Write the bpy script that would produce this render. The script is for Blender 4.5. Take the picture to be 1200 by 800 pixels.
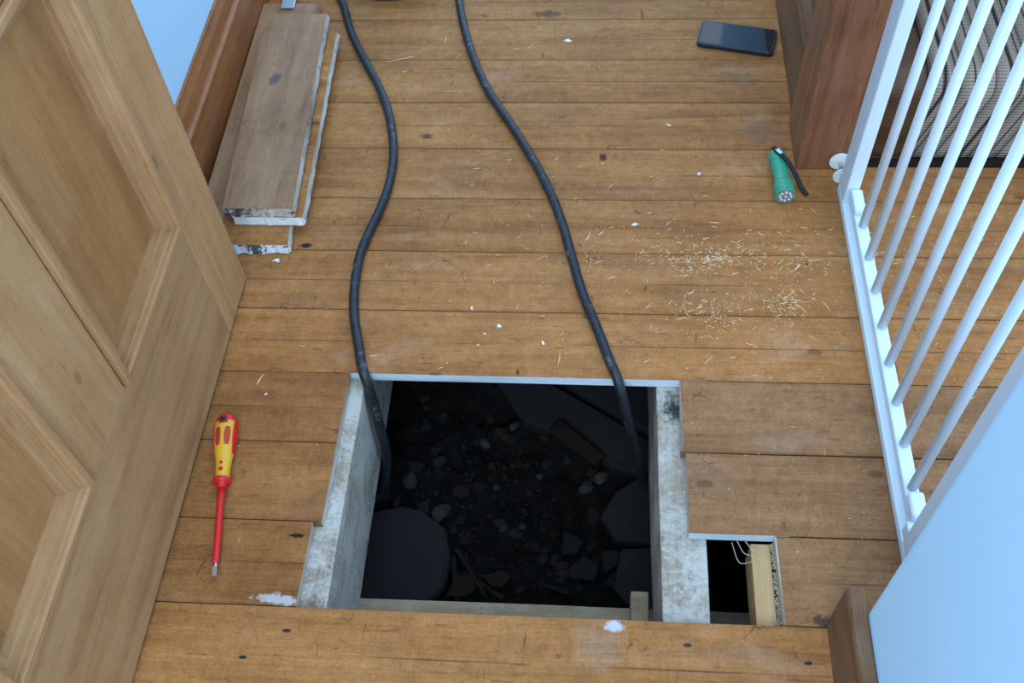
import bpy, bmesh, math, random
from mathutils import Vector, Matrix, noise
random.seed(7)
for o in list(bpy.data.objects): bpy.data.objects.remove(o)
SC = bpy.context.scene
C = SC.collection
# ------------------------------------------------------------------ camera, world, light, exposure
cd = bpy.data.cameras.new('camera'); cam = bpy.data.objects.new('camera', cd); C.objects.link(cam)
cd.sensor_width = 36.0; cd.lens = 36.0 * 1190 / 1200; cd.clip_start = .02
R_ = Vector((0.99693983, 0.05952116, -0.05067752)); U_ = Vector((-0.01887455, 0.81237237, 0.5828335)); F_ = Vector((-0.07585995, 0.58009341, -0.8110098))
m = Matrix((R_, U_, -F_)).transposed().to_4x4(); m.translation = (0, 0, 1.45); cam.matrix_world = m
SC.camera = cam
w = bpy.data.worlds.new('world'); SC.world = w; w.use_nodes = True
bg = w.node_tree.nodes['Background']; bg.inputs[0].default_value = (.53, .74, 1.0, 1); bg.inputs[1].default_value = 2.3
ld = bpy.data.lights.new('window_daylight', 'AREA'); ld.shape = 'RECTANGLE'; ld.size = 1.3; ld.size_y = 1.2; ld.energy = 42; ld.color = (.62, .82, 1.0)
lo = bpy.data.objects.new('window_daylight', ld); C.objects.link(lo); lo.location = (-.2, -1.5, 2.5)
lo.rotation_euler = (Vector((0, 1.2, 0)) - Vector(lo.location)).to_track_quat('-Z', 'Y').to_euler()
vs = SC.view_settings; vs.view_transform = 'Standard'; vs.look = 'None'; vs.gamma = 1; vs.exposure = 0.0; vs.use_curve_mapping = False

# ------------------------------------------------------------------ node helpers
class NT:
    def __init__(s, name):
        s.m = bpy.data.materials.new(name); s.m.use_nodes = True; s.t = s.m.node_tree
        s.b = s.t.nodes['Principled BSDF']
    def n(s, ty, **k):
        x = s.t.nodes.new(ty)
        for a, v in k.items(): setattr(x, a, v)
        return x
    def put(s, sock, v):
        if isinstance(v, bpy.types.NodeSocket): s.t.links.new(v, sock)
        else: sock.default_value = v
    def math(s, op, a, b=0.0, c=0.0, clamp=False):
        x = s.n('ShaderNodeMath', operation=op, use_clamp=clamp)
        s.put(x.inputs[0], a); s.put(x.inputs[1], b); s.put(x.inputs[2], c); return x.outputs[0]
    def vmath(s, op, a, b=(0, 0, 0)):
        x = s.n('ShaderNodeVectorMath', operation=op); s.put(x.inputs[0], a); s.put(x.inputs[1], b)
        return x.outputs['Value'] if op in ('LENGTH', 'DISTANCE') else x.outputs[0]
    def noise(s, v, scale=1.0, detail=3.0, rough=.55, dist=0.0):
        x = s.n('ShaderNodeTexNoise'); s.put(x.inputs['Vector'], v); x.inputs['Scale'].default_value = scale
        x.inputs['Detail'].default_value = detail; x.inputs['Roughness'].default_value = rough; x.inputs['Distortion'].default_value = dist
        return x.outputs['Fac']
    def ramp(s, f, stops, interp='LINEAR'):
        x = s.n('ShaderNodeValToRGB'); s.put(x.inputs[0], f); e = x.color_ramp; e.interpolation = interp
        while len(e.elements) < len(stops): e.elements.new(0.5)
        for el, (p, c) in zip(e.elements, stops):
            el.position = p; el.color = (c, c, c, 1) if isinstance(c, (int, float)) else (*c, 1)
        return x.outputs[0]
    def mix(s, f, a, b, mode='MIX'):
        x = s.n('ShaderNodeMix', data_type='RGBA', blend_type=mode); s.put(x.inputs[0], f)
        s.put(x.inputs[6], a if isinstance(a, bpy.types.NodeSocket) else (*a, 1)); s.put(x.inputs[7], b if isinstance(b, bpy.types.NodeSocket) else (*b, 1))
        return x.outputs[2]
    def sstep(s, v, a, b, lo=0.0, hi=1.0):
        x = s.n('ShaderNodeMapRange', interpolation_type='SMOOTHSTEP'); s.put(x.inputs[0], v)
        for i, q in zip((1, 2, 3, 4), (a, b, lo, hi)): x.inputs[i].default_value = q
        return x.outputs[0]
    def coords(s, seed=True):
        P = s.n('ShaderNodeTexCoord').outputs['Object']
        if not seed: return P, P
        r = s.n('ShaderNodeObjectInfo').outputs['Random']
        return P, s.vmath('ADD', P, s.vmath('MULTIPLY', s.n('ShaderNodeCombineXYZ').outputs[0] if False else s.vec(r, r, r), (31.7, 17.3, 23.9)))
    def vec(s, a, b, c):
        x = s.n('ShaderNodeCombineXYZ'); s.put(x.inputs[0], a); s.put(x.inputs[1], b); s.put(x.inputs[2], c); return x.outputs[0]
    def bump(s, h, st=.2, dist=.002):
        x = s.n('ShaderNodeBump'); x.inputs['Strength'].default_value = st; x.inputs['Distance'].default_value = dist
        s.put(x.inputs['Height'], h); s.t.links.new(x.outputs[0], s.b.inputs['Normal'])
    def done(s, col=None, rough=None, metal=0.0, spec=None):
        if col is not None: s.put(s.b.inputs['Base Color'], col if isinstance(col, bpy.types.NodeSocket) else (*col, 1))
        if rough is not None: s.put(s.b.inputs['Roughness'], rough)
        s.b.inputs['Metallic'].default_value = metal
        if spec is not None: s.b.inputs['Specular IOR Level'].default_value = spec
        return s.m

def wood(name, dark, mid, light, axis='x', rough=.5, bump=.25, var=.12, spots=(), half=False, flecks=.35, cross=0.0, knots=.5, dust=None, edge=0.0, gs=1.0, spec=.35):
    t = NT(name); P, Q = t.coords()
    def sc(a, b): return {'x': (a, b, b), 'y': (b, a, b), 'z': (b, b, a)}[axis]
    blot = t.noise(Q, 5.0, 4, .6)
    broad = t.noise(t.vmath('MULTIPLY', Q, sc(1.6 * gs, 24 * gs)), 1.0, 5, .6, .8)
    fine = t.noise(t.vmath('MULTIPLY', Q, sc(9 * gs, 260 * gs)), 1.0, 4, .7)
    f = t.math('ADD', t.math('MULTIPLY', broad, .55), t.math('ADD', t.math('MULTIPLY', fine, .3), t.math('MULTIPLY', blot, .35)))
    col = t.ramp(f, [(.40, dark), (.58, mid), (.80, light)])
    r = t.n('ShaderNodeObjectInfo').outputs['Random']
    k = t.math('MULTIPLY_ADD', r, 2 * var, 1 - var)
    col = t.mix(1.0, col, t.vec(k, k, k), 'MULTIPLY')
    if flecks:
        g = t.noise(t.vmath('MULTIPLY', Q, sc(26, 150)), 1.0, 2, .6)
        col = t.mix(t.math('MULTIPLY', t.sstep(g, .62, .74), flecks), col, [c * .35 for c in dark])
    if cross:
        g = t.noise(t.vmath('MULTIPLY', Q, sc(75, 16)), 1.0, 3, .65, .6)
        g2 = t.noise(Q, 9.0, 2)
        g = t.math('MULTIPLY', t.sstep(g, .64, .75), t.sstep(g2, .48, .62))
        col = t.mix(t.math('MULTIPLY', g, cross), col, [c * .3 for c in dark])
        g = t.noise(t.vmath('ADD', t.vmath('MULTIPLY', Q, sc(30, 34)), (3, 9, 4)), 1.0, 5, .75, 1.2)
        col = t.mix(t.math('MULTIPLY', t.sstep(g, .63, .80), cross * .7), col, [c * .35 for c in dark])
    if cross:
        g = t.noise(t.vmath('MULTIPLY', Q, sc(300, 24)), 1.0, 2, .6)
        g2 = t.noise(t.vmath('ADD', Q, (5, 5, 5)), 6.0, 2)
        k2 = t.math('MULTIPLY_ADD', t.math('MULTIPLY', t.math('SUBTRACT', g, .5), t.sstep(g2, .4, .62)), cross * .55, 1.0)
        col = t.mix(1.0, col, t.vec(k2, k2, k2), 'MULTIPLY')
        g = t.noise(t.vmath('MULTIPLY', Q, sc(3.5, 7)), 1.0, 3, .6, .5)
        col = t.mix(t.math('MULTIPLY', t.sstep(g, .56, .72), cross * .55), col, [c * .55 + .03 for c in mid])
        g = t.noise(t.vmath('ADD', t.vmath('MULTIPLY', Q, sc(4, 9)), (7, 1, 2)), 1.0, 3, .6, .5)
        col = t.mix(t.math('MULTIPLY', t.sstep(g, .55, .75), cross * .6), col, [c * .75 + .10 for c in light])
    if cross:
        g = t.math('ADD', t.math('MULTIPLY', t.noise(t.vmath('MULTIPLY', Q, sc(230, 300)), 1.0, 4, .85), .6), t.math('MULTIPLY', t.noise(Q, 55, 4, .7), .4))
        k2 = t.math('MULTIPLY_ADD', t.math('SUBTRACT', g, .5), cross * 2.6, 1.0)
        col = t.mix(1.0, col, t.vec(k2, k2, k2), 'MULTIPLY')
        g = t.noise(t.vmath('ADD', t.vmath('MULTIPLY', Q, sc(38, 62)), (2, 3, 8)), 1.0, 5, .8, 1.5)
        col = t.mix(t.math('MULTIPLY', t.sstep(g, .66, .78), cross * .75), col, [c * .28 for c in dark])
        v2 = t.n('ShaderNodeTexVoronoi', feature='DISTANCE_TO_EDGE'); t.put(v2.inputs['Vector'], t.vmath('ADD', t.vmath('MULTIPLY', Q, sc(11, 8)), t.vec(t.noise(Q, 18, 3), t.noise(Q, 21, 3), 0.0))); v2.inputs['Scale'].default_value = 1
        g2 = t.noise(t.vmath('ADD', Q, (9, 2, 5)), 13, 3, .6)
        col = t.mix(t.math('MULTIPLY', t.math('MULTIPLY', t.sstep(v2.outputs['Distance'], .016, .003), t.sstep(g2, .58, .66)), cross * .8), col, [c * .25 for c in dark])
    if knots:
        v = t.n('ShaderNodeTexVoronoi'); t.put(v.inputs['Vector'], t.vmath('ADD', t.vmath('MULTIPLY', Q, sc(4.5, 9)), t.vec(0.0, t.math('MULTIPLY', blot, .3), 0.0)))
        v.inputs['Scale'].default_value = 1
        col = t.mix(t.math('MULTIPLY', t.sstep(v.outputs['Distance'], .075, .045), knots), col, [c * .42 for c in dark])
    rg = t.math('MULTIPLY_ADD', blot, .25, rough - .12)
    if half or edge:
        G = t.n('ShaderNodeSeparateXYZ'); t.put(G.inputs[0], t.n('ShaderNodeTexCoord').outputs['Generated'])
        gy = G.outputs[1]
        if edge:
            e = t.math('MINIMUM', gy, t.math('SUBTRACT', 1.0, gy))
            en = t.math('ADD', e, t.math('MULTIPLY', t.math('SUBTRACT', t.noise(Q, 28, 3), .5), .09))
            col = t.mix(t.math('MULTIPLY', t.sstep(en, .06, -.005), edge), col, [c * .3 for c in dark])
        if half:
            wob = t.math('MULTIPLY_ADD', t.noise(t.vmath('MULTIPLY', Q, (3, 3, 3)), 1, 2), .03, .47)
            d = t.math('ABSOLUTE', t.math('SUBTRACT', gy, t.math('MULTIPLY_ADD', r, .03, .465)))
            msk = t.math('MULTIPLY', t.sstep(d, .013, .004), t.sstep(t.noise(t.vmath('MULTIPLY', Q, (3.0, 40, 1)), 1, 2), .42, .58))
            col = t.mix(t.math('MULTIPLY', msk, .6), col, [c * .3 for c in dark])
    for (x, y, rx, ry, c, st) in spots:
        d = t.vmath('LENGTH', t.vmath('MULTIPLY', t.vmath('SUBTRACT', P, (x, y, 0)), (1 / rx, 1 / ry, 0)))
        mk = t.math('SUBTRACT', t.math('MULTIPLY_ADD', t.noise(P, 60, 4, .7), 1.1, .1), t.math('MULTIPLY', d, .55))
        col = t.mix(t.math('MULTIPLY', t.sstep(mk, .15, .45), st), col, c)
    if dust:
        c, lo_, hi_, st = dust
        g = t.noise(Q, 14, 6, .7, .3)
        g2 = t.noise(Q, 160, 3, .7)
        mk = t.math('MULTIPLY_ADD', g2, .35, t.math('MULTIPLY', g, .75))
        col = t.mix(t.math('MULTIPLY', t.sstep(mk, lo_, hi_), st), col, c)
        rg = t.math('MAXIMUM', rg, .7)
    t.bump(t.math('ADD', t.math('MULTIPLY', fine, .6), t.math('MULTIPLY', broad, .5)), bump, .0015)
    return t.done(col, rg, 0, spec)

def plain(name, c, rough=.5, metal=0.0, var=.0, scale=20, bump=0.0, spec=None):
    t = NT(name); P, Q = t.coords()
    g = t.noise(Q, scale, 4, .6)
    col = t.mix(g, [x * (1 - var) for x in c], [min(1, x * (1 + var)) for x in c])
    if bump: t.bump(t.noise(Q, scale * 4, 4, .6), bump, .001)
    return t.done(col, rough, metal, spec)

PALE = (.62, .63, .60)
M = {}
SP = [(.30, 1.735, .07, .035, (.09, .06, .04), .35), (.335, 1.575, .06, .05, (.14, .11, .08), .4), (-.112, 1.957, .05, .018, (.03, .022, .015), .6),
      (-.5445, 1.254, .019, .008, (.008, .007, .006), .95), (-.455, .656, .018, .005, (.008, .007, .007), .95), (-.46, .552, .05, .012, (.5, .5, .5), .85),
      (.045, .532, .02, .013, (.62, .66, .72), .8), (.02, .50, .05, .05, (.42, .35, .27), .2), (-.344, 1.557, .02, .012, (.02, .017, .015), .75),
      (.02, 1.50, .012, .016, (.03, .012, .006), .85), (-.122, .974, .005, .012, (.09, .015, .006), .9), (.345, .55, .03, .012, (.02, .02, .022), .8)]
M['floor'] = wood('floor_wood', (.21, .079, .023), (.365, .152, .046), (.505, .235, .082), 'x', .5, .25, .07, SP, True, .45, .8, .55, None, .15, spec=.16)
M['floor_dull'] = wood('worn_shaded_floor_wood', (.18, .078, .030), (.292, .136, .056), (.41, .205, .094), 'x', .5, .25, .07, SP, True, .45, .8, .55, None, .15, spec=.16)  # duller boards: wear, plus the wall's shade put into the colour
M['floor_brown'] = wood('brown_floor_wood', (.165, .062, .018), (.285, .118, .036), (.40, .18, .062), 'x', .5, .25, .05, SP, True, .45, .8, .55, None, .15, spec=.16)
M['cut'] = wood('cut_board_end', (.30, .24, .17), (.48, .42, .34), (.68, .66, .62), 'y', .75, .4, .1, (), False, .3)
M['paint_edge'] = wood('painted_board_edge', (.33, .35, .36), (.60, .68, .72), (.75, .82, .86), 'x', .7, .3, .05, (), False, .5)
M['joist'] = wood('old_joist_timber', (.15, .115, .08), (.30, .245, .18), (.44, .385, .31), 'y', .85, .6, .08, [(.14, .925, .028, .045, (.02, .022, .026), .92), (.16, .62, .006, .02, (.08, .08, .08), .8)], False, .5, .3, .3, ((.56, .55, .50), .44, .66, .85), gs=1.3, spec=.15)
M['plate'] = wood('wall_plate_timber', (.22, .155, .09), (.37, .27, .165), (.50, .40, .28), 'x', .85, .6, .08, (), False, .5, 0, .2, ((.50, .42, .32), .52, .7, .5), spec=.15)
M['batten'] = wood('new_batten', (.36, .20, .08), (.50, .30, .13), (.62, .42, .22), 'y', .6, .2, .03, (), False, .2, 0, .1)
M['stain'] = wood('dark_stained_skirting', (.15, .045, .012), (.32, .105, .028), (.47, .18, .055), 'y', .38, .25, .05, (), False, .5, .55, .4, spec=.5)
M['stain_r'] = wood('worn_brown_skirting', (.085, .038, .016), (.155, .074, .034), (.23, .12, .06), 'y', .5, .25, .05, (), False, .5, .5, .4, spec=.25)
M['stain_x'] = wood('shaded_stained_stair', (.045, .02, .010), (.09, .04, .018), (.14, .064, .03), 'x', .45, .25, .05, (), False, .4, .3, .3, spec=.4)  # brown stair stain, colour lowered to stand in for shadow at the riser
M['jamb'] = wood('red_brown_jamb', (.085, .028, .012), (.205, .077, .034), (.37, .165, .082), 'z', .42, .5, .04, (), False, .4, .2, .2, spec=.45)
M['door_v'] = wood('stripped_pine_upright', (.31, .150, .060), (.47, .245, .105), (.60, .34, .165), 'z', .5, .18, .05, (), False, .3, .22, .4, spec=.18)
M['door_p'] = wood('stripped_pine_panel', (.27, .118, .038), (.40, .188, .066), (.51, .265, .102), 'z', .5, .15, .04, (), False, .25, .25, .45, gs=.7, spec=.18)
M['door_h'] = wood('stripped_pine_cross', (.29, .138, .056), (.44, .228, .10), (.56, .32, .155), 'y', .5, .18, .05, (), False, .3, .22, .4, spec=.18)
M['loose'] = wood('removed_board_top', (.22, .10, .042), (.34, .175, .085), (.46, .265, .145), 'y', .55, .25, .10, [(-.672, 1.66, .016, .03, (.06, .06, .08), .7), (-.655, 1.55, .025, .10, (.16, .09, .05), .35)], False, .35, .4, .4, spec=.35)
M['torn'] = wood('torn_grey_edge', (.12, .10, .085), (.42, .37, .31), (.78, .70, .60), 'y', .9, .9, .1, (), False, .8, 0, 0, gs=2.5, spec=.1)
M['torn_x'] = wood('torn_dirty_end', (.03, .025, .026), (.13, .10, .085), (.30, .24, .20), 'x', .9, .9, .1, (), False, .8, .5, 0, ((.66, .56, .46), .49, .58, .85), gs=2.6, spec=.1)
M['paint_end'] = wood('painted_board_end', (.62, .66, .68), (.78, .82, .83), (.86, .88, .88), 'x', .6, .2, .03, (), False, .55, .5, 0, spec=.3)
M['paint_dirty'] = wood('flaking_painted_end', (.03, .03, .035), (.07, .065, .07), (.14, .13, .12), 'x', .7, .5, .03, (), False, .6, 0, 0, ((.78, .82, .84), .49, .54, .95), gs=2, spec=.2)
M['wall'] = plain('white_plaster_blue_cast', (.52, .78, .97), .85, 0, .03, 6, .04, .2)  # white plaster with the blue cast of the skylight put into its colour
M['white'] = plain('white_gate_enamel', (.70, .82, .90), .32, 0, .015, 10, 0, .5)
M['pad'] = plain('white_plastic_pad', (.82, .86, .88), .4, 0, .01)
M['steel'] = plain('steel', (.62, .63, .63), .3, 1.0, .1)
M['cable'] = None
def cable_mat():
    t = NT('black_rubber_cable'); P, Q = t.coords()
    g = t.noise(Q, 90, 5, .7); g2 = t.noise(Q, 24, 4, .7)
    col = t.mix(t.sstep(g, .35, .75), (.010, .012, .016), (.028, .034, .043))
    col = t.mix(t.math('MULTIPLY', t.sstep(g2, .55, .66), t.sstep(g, .48, .62)), col, (.13, .145, .16))
    t.bump(g, .3, .001)
    return t.done(col, t.math('MULTIPLY_ADD', g2, .3, .30), 0, .5)
M['cable'] = cable_mat()
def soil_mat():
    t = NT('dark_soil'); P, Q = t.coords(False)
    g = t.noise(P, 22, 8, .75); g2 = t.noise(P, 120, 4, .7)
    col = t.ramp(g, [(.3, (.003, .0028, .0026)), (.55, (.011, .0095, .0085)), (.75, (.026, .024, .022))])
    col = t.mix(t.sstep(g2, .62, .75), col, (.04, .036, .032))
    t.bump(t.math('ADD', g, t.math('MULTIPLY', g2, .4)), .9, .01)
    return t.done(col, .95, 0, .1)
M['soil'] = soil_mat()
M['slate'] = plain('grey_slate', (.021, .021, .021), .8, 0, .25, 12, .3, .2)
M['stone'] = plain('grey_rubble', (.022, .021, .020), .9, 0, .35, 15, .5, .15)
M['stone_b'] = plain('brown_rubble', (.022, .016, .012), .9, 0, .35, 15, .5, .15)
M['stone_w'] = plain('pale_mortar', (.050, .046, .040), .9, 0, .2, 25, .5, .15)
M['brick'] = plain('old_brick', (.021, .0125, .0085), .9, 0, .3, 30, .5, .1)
M['void_block'] = plain('void_light_block', (.03, .028, .026), .95, 0, .2, 8, .4, .1)  # for the added walls that close off the void
M['straw'] = plain('wood_splinter', (.86, .68, .44), .7, 0, .25, 120)
M['flake'] = plain('paint_flake', (.80, .84, .86), .6, 0, .1, 60)
M['red'] = plain('red_insulation', (.62, .012, .014), .36, 0, .06, 30, 0, .5)
M['yellow'] = plain('yellow_grip', (.74, .40, .022), .42, 0, .08, 40, 0, .5)
M['grip_red'] = plain('textured_red_grip', (.50, .035, .022), .55, 0, .25, 300, .5)
M['black'] = plain('black', (.012, .012, .014), .5)
M['green'] = plain('green_anodised', (.03, .30, .17), .42, .0, .12, 40, 0, .6)
M['strap'] = plain('black_strap', (.010, .010, .013), .7, 0, .3, 200, .5)
M['lens'] = plain('silver_reflector', (.45, .50, .52), .3, .8, .1, 200)
M['led'] = plain('clear_led', (.55, .6, .63), .2, 0, 0)
M['case'] = plain('dark_blue_phone_case', (.012, .017, .027), .42, 0, .1, 60, 0, .5)
M['screen'] = plain('phone_glass', (.004, .004, .005), .06, 0, 0, 5, 0, .7)
M['darkstrip'] = plain('black_floor_strip', (.020, .014, .011), .9, 0, .3, 30, 0, .05)
M['coil'] = plain('dark_grey_plastic', (.065, .055, .062), .4, 0, .1, 20)
def carpet_mat():
    t = NT('striped_stair_carpet'); uv = t.n('ShaderNodeUVMap').outputs[0]
    s = t.n('ShaderNodeSeparateXYZ'); t.put(s.inputs[0], uv); u, v = s.outputs[0], s.outputs[1]
    ph = t.math('FRACT', t.math('MULTIPLY', u, 1 / .118))
    D, A, B, K = (.012, .010, .010), (.46, .37, .29), (.31, .245, .19), (.11, .088, .075)
    col = t.ramp(ph, [(0, D), (.045, A), (.15, A), (.17, K), (.20, B), (.36, A), (.40, D), (.435, K), (.47, A), (.55, B), (.57, D), (.60, A), (.66, K), (.69, B), (.83, A), (.86, D), (.89, A), (.97, B)], 'LINEAR')
    rib = t.math('MULTIPLY_ADD', t.math('SINE', t.math('MULTIPLY', v, 2 * math.pi / .0065)), .5, .5)
    cro = t.math('MULTIPLY_ADD', t.math('SINE', t.math('MULTIPLY', u, 2 * math.pi / .0052)), .5, .5)
    loop = t.math('MULTIPLY', t.math('SQRT', rib), t.math('MULTIPLY_ADD', cro, .5, .5))
    k = t.math('MULTIPLY_ADD', loop, .55, .55)
    col = t.mix(1.0, col, t.vec(k, k, k), 'MULTIPLY')
    t.bump(loop, .8, .003)
    return t.done(col, .95, 0, .1)
M['carpet'] = carpet_mat()

# ------------------------------------------------------------------ mesh helpers
def tag(o, label, cat, group=None, kind=None):
    if label: o['label'] = label
    if cat: o['category'] = cat
    if group: o['group'] = group
    if kind: o['kind'] = kind
    return o
def obj(name, bm, mats, parent=None, smooth=False, bev=0.0, seg=2):
    me = bpy.data.meshes.new(name); bmesh.ops.recalc_face_normals(bm, faces=bm.faces[:]); bm.to_mesh(me); bm.free()
    for q in (mats if isinstance(mats, (list, tuple)) else [mats]): me.materials.append(M[q] if isinstance(q, str) else q)
    if smooth:
        for p in me.polygons: p.use_smooth = True
    o = bpy.data.objects.new(name, me); C.objects.link(o)
    if parent: o.parent = parent
    if bev:
        b = o.modifiers.new('bevel', 'BEVEL'); b.width = bev; b.segments = seg; b.limit_method = 'ANGLE'; b.angle_limit = math.radians(40)
    return o
def empty(name, loc=(0, 0, 0), rz=0.0):
    o = bpy.data.objects.new(name, None); C.objects.link(o); o.location = loc; o.rotation_euler[2] = rz; o.empty_display_size = .05
    return o
def box(bm, x0, x1, y0, y1, z0, z1, mi=0):
    v = [bm.verts.new((x, y, z)) for z in (z0, z1) for y in (y0, y1) for x in (x0, x1)]
    fs = [bm.faces.new([v[i] for i in q]) for q in ((0, 2, 3, 1), (4, 5, 7, 6), (0, 1, 5, 4), (2, 6, 7, 3), (0, 4, 6, 2), (1, 3, 7, 5))]
    for f in fs: f.material_index = mi
    return fs     # bottom, top, -y, +y, -x, +x
def bx(*a):
    bm = bmesh.new(); box(bm, *a); return bm
def prism(prof, y0, y1, along='y'):
    """extrude a closed (a,z) profile along an axis"""
    bm = bmesh.new(); mk = (lambda a, z, t: (a, t, z)) if along == 'y' else (lambda a, z, t: (t, a, z))
    A = [bm.verts.new(mk(a, z, y0)) for a, z in prof]; B = [bm.verts.new(mk(a, z, y1)) for a, z in prof]
    n = len(prof)
    for i in range(n): bm.faces.new((A[i], A[(i + 1) % n], B[(i + 1) % n], B[i]))
    bm.faces.new(A[::-1]); bm.faces.new(B); return bm
def lathe(prof, seg=24, axis='y', bm=None, caps=True):
    bm = bm or bmesh.new(); rings = []
    for t, r in prof:
        ring = []
        for i in range(seg):
            a = 2 * math.pi * i / seg; c, s = r * math.cos(a), r * math.sin(a)
            ring.append(bm.verts.new({'x': (t, c, s), 'y': (c, t, s), 'z': (c, s, t)}[axis]))
        rings.append(ring)
    for p, q in zip(rings, rings[1:]):
        for i in range(seg): bm.faces.new((p[i], p[(i + 1) % seg], q[(i + 1) % seg], q[i]))
    if caps: bm.faces.new(rings[0][::-1]); bm.faces.new(rings[-1])
    return bm
def spline(pts, per=8):
    P = [Vector(p) for p in pts]; P = [P[0] * 2 - P[1]] + P + [P[-1] * 2 - P[-2]]; out = []
    for i in range(1, len(P) - 2):
        a, b, c, d = P[i - 1:i + 3]
        for k in range(per):
            t = k / per
            out.append(.5 * ((2 * b) + (c - a) * t + (2 * a - 5 * b + 4 * c - d) * t * t + (3 * b - a - 3 * c + d) * t ** 3))
    out.append(P[-2]); return out
def tube(pts, rad, seg=14, bm=None, wob=0.0):
    bm = bm or bmesh.new(); rings = []; n = len(pts); up = Vector((0, 0, 1)); N0 = None
    for i, p in enumerate(pts):
        d = (pts[min(i + 1, n - 1)] - pts[max(i - 1, 0)]).normalized()
        if N0 is None: N0 = d.cross(up if abs(d.z) < .9 else Vector((1, 0, 0))).normalized()
        N0 = (N0 - d * N0.dot(d)).normalized(); B = d.cross(N0)
        r = (rad[i] if isinstance(rad, (list, tuple)) else rad)
        r *= 1 + wob * noise.noise(p * 40)
        rings.append([bm.verts.new(p + N0 * r * math.cos(2 * math.pi * k / seg) + B * r * math.sin(2 * math.pi * k / seg)) for k in range(seg)])
    for a, b in zip(rings, rings[1:]):
        for k in range(seg): bm.faces.new((a[k], a[(k + 1) % seg], b[(k + 1) % seg], b[k]))
    bm.faces.new(rings[0][::-1]); bm.faces.new(rings[-1]); return bm
def struct(o, label, cat): return tag(o, label, cat, kind='structure')

# ------------------------------------------------------------------ floor: boards one by one
FX0, FX1, FY0, FY1 = -.79, 1.34, -.57, 2.91
TH = .022
seams = [-.569, -.430, -.2915, -.153, -.014, .125, .264, .4025, .5416, .6815, .8243, .9634, 1.1029, 1.2434, 1.380, 1.521, 1.6597, 1.7987, 1.938, 2.077, 2.216, 2.355, 2.494, 2.633, 2.772, 2.911]
floor = empty('floor'); struct(floor, 'worn amber brown pine floorboards with a rectangular hatch cut open', 'floor')
def board(x0, x1, y0, y1, mats=('floor', 'cut', 'paint_edge'), rag=(0, 0), front=0, fr=(-.416, .19), name='floorboard', parent=floor):
    """one floorboard: bevelled box, subdivided along x so that edges wander a little; rag = ragged ends"""
    bm = bmesh.new(); g = .0007; y0 += g * random.uniform(.5, 1.4); y1 -= g * random.uniform(.5, 1.4)
    n = max(2, int((x1 - x0) / .03)); dz = random.uniform(-.0008, .0004); tl = random.uniform(-.0006, .0006)
    rows = []
    sd = random.random() * 50
    for i in range(n + 1):
        x = x0 + (x1 - x0) * i / n
        a = .0006 * noise.noise((x * 9, sd, 0)); b = .0006 * noise.noise((x * 9, sd, 7)); c = .0011
        prof = [(y0 + a, -TH), (y0 + a, dz - tl - c), (y0 + a + c * .7, dz - tl), (y1 + b - c * .7, dz + tl), (y1 + b, dz + tl - c), (y1 + b, -TH)]
        rows.append([bm.verts.new((x, y, z)) for y, z in prof])
    for p, q in zip(rows, rows[1:]):
        for k in range(6):
            f = bm.faces.new((p[k], p[(k + 1) % 6], q[(k + 1) % 6], q[k]))
            if front and k == 0 and fr[0] < (p[0].co.x + q[0].co.x) / 2 < fr[1]: f.material_index = front
    f = bm.faces.new(rows[0][::-1]); f.material_index = 1
    f = bm.faces.new(rows[-1]); f.material_index = 1
    for e, amt in ((rows[0], rag[0]), (rows[-1], rag[1])):
        for v in e: v.co.x += random.uniform(-amt, amt)
    return obj(name, bm, [q for q in mats], parent)
BROWN = ('floor_brown', 'cut', 'paint_edge')
DULL = ('floor_dull', 'cut', 'paint_edge')
for k, (y0, y1) in enumerate(zip(seams, seams[1:])):
    c = round((y0 + y1) / 2, 3)
    if abs(y0 - .5416) < .001:
        board(FX0, -.431, y0, y1, BROWN, rag=(0, .002)); board(.289, FX1, y0, y1, DULL, rag=(.0025, 0))
    elif abs(y0 - .6815) < .001:
        board(FX0, -.4165, y0, y1, BROWN, rag=(0, .002)); board(.159, FX1, y0, y1, DULL, rag=(.001, 0), front=2, fr=(.15, .30))
    elif abs(y0 - .8243) < .001:
        board(FX0, -.4145, y0, y1, BROWN, rag=(0, .0015)); board(.1535, FX1, y0, y1, DULL, rag=(.003, 0))
    elif abs(y0 - .9634) < .001:
        board(FX0, FX1, y0, y1, front=2)
    else: board(FX0, FX1, y0, y1)
# nails in the near board, small dark oval heads
# ------------------------------------------------------------------ under the floor
soil_bm = bmesh.new(); NX, NY = 110, 110; SX0, SX1, SY0, SY1 = -.80, 1.35, -.58, 2.92
def soil_z(x, y):
    p = Vector((x, y, 0))
    z = -.46 + .035 * noise.fractal(p * 5, 1.0, 2.0, 4) + .02 * noise.noise(p * 16) + .012 * noise.noise(p * 41)
    return z
xs = [-.8 + 2.15 * i / 40 if i / 40 < .12 else None for i in range(0)]
def grid(lo, hi, f0, f1, nf, nc):
    a = [lo + (f0 - lo) * i / nc for i in range(nc)]; b = [f0 + (f1 - f0) * i / nf for i in range(nf)]; c = [f1 + (hi - f1) * i / nc for i in range(nc + 1)]
    return a + b + c
GX, GY = grid(SX0, SX1, -.62, .40, 150, 10), grid(SY0, SY1, .52, 1.4, 140, 10)
V = [[soil_bm.verts.new((x, y, soil_z(x, y))) for x in GX] for y in GY]
for j in range(len(GY) - 1):
    for i in range(len(GX) - 1): soil_bm.faces.new((V[j][i], V[j][i + 1], V[j + 1][i + 1], V[j + 1][i]))
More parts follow.
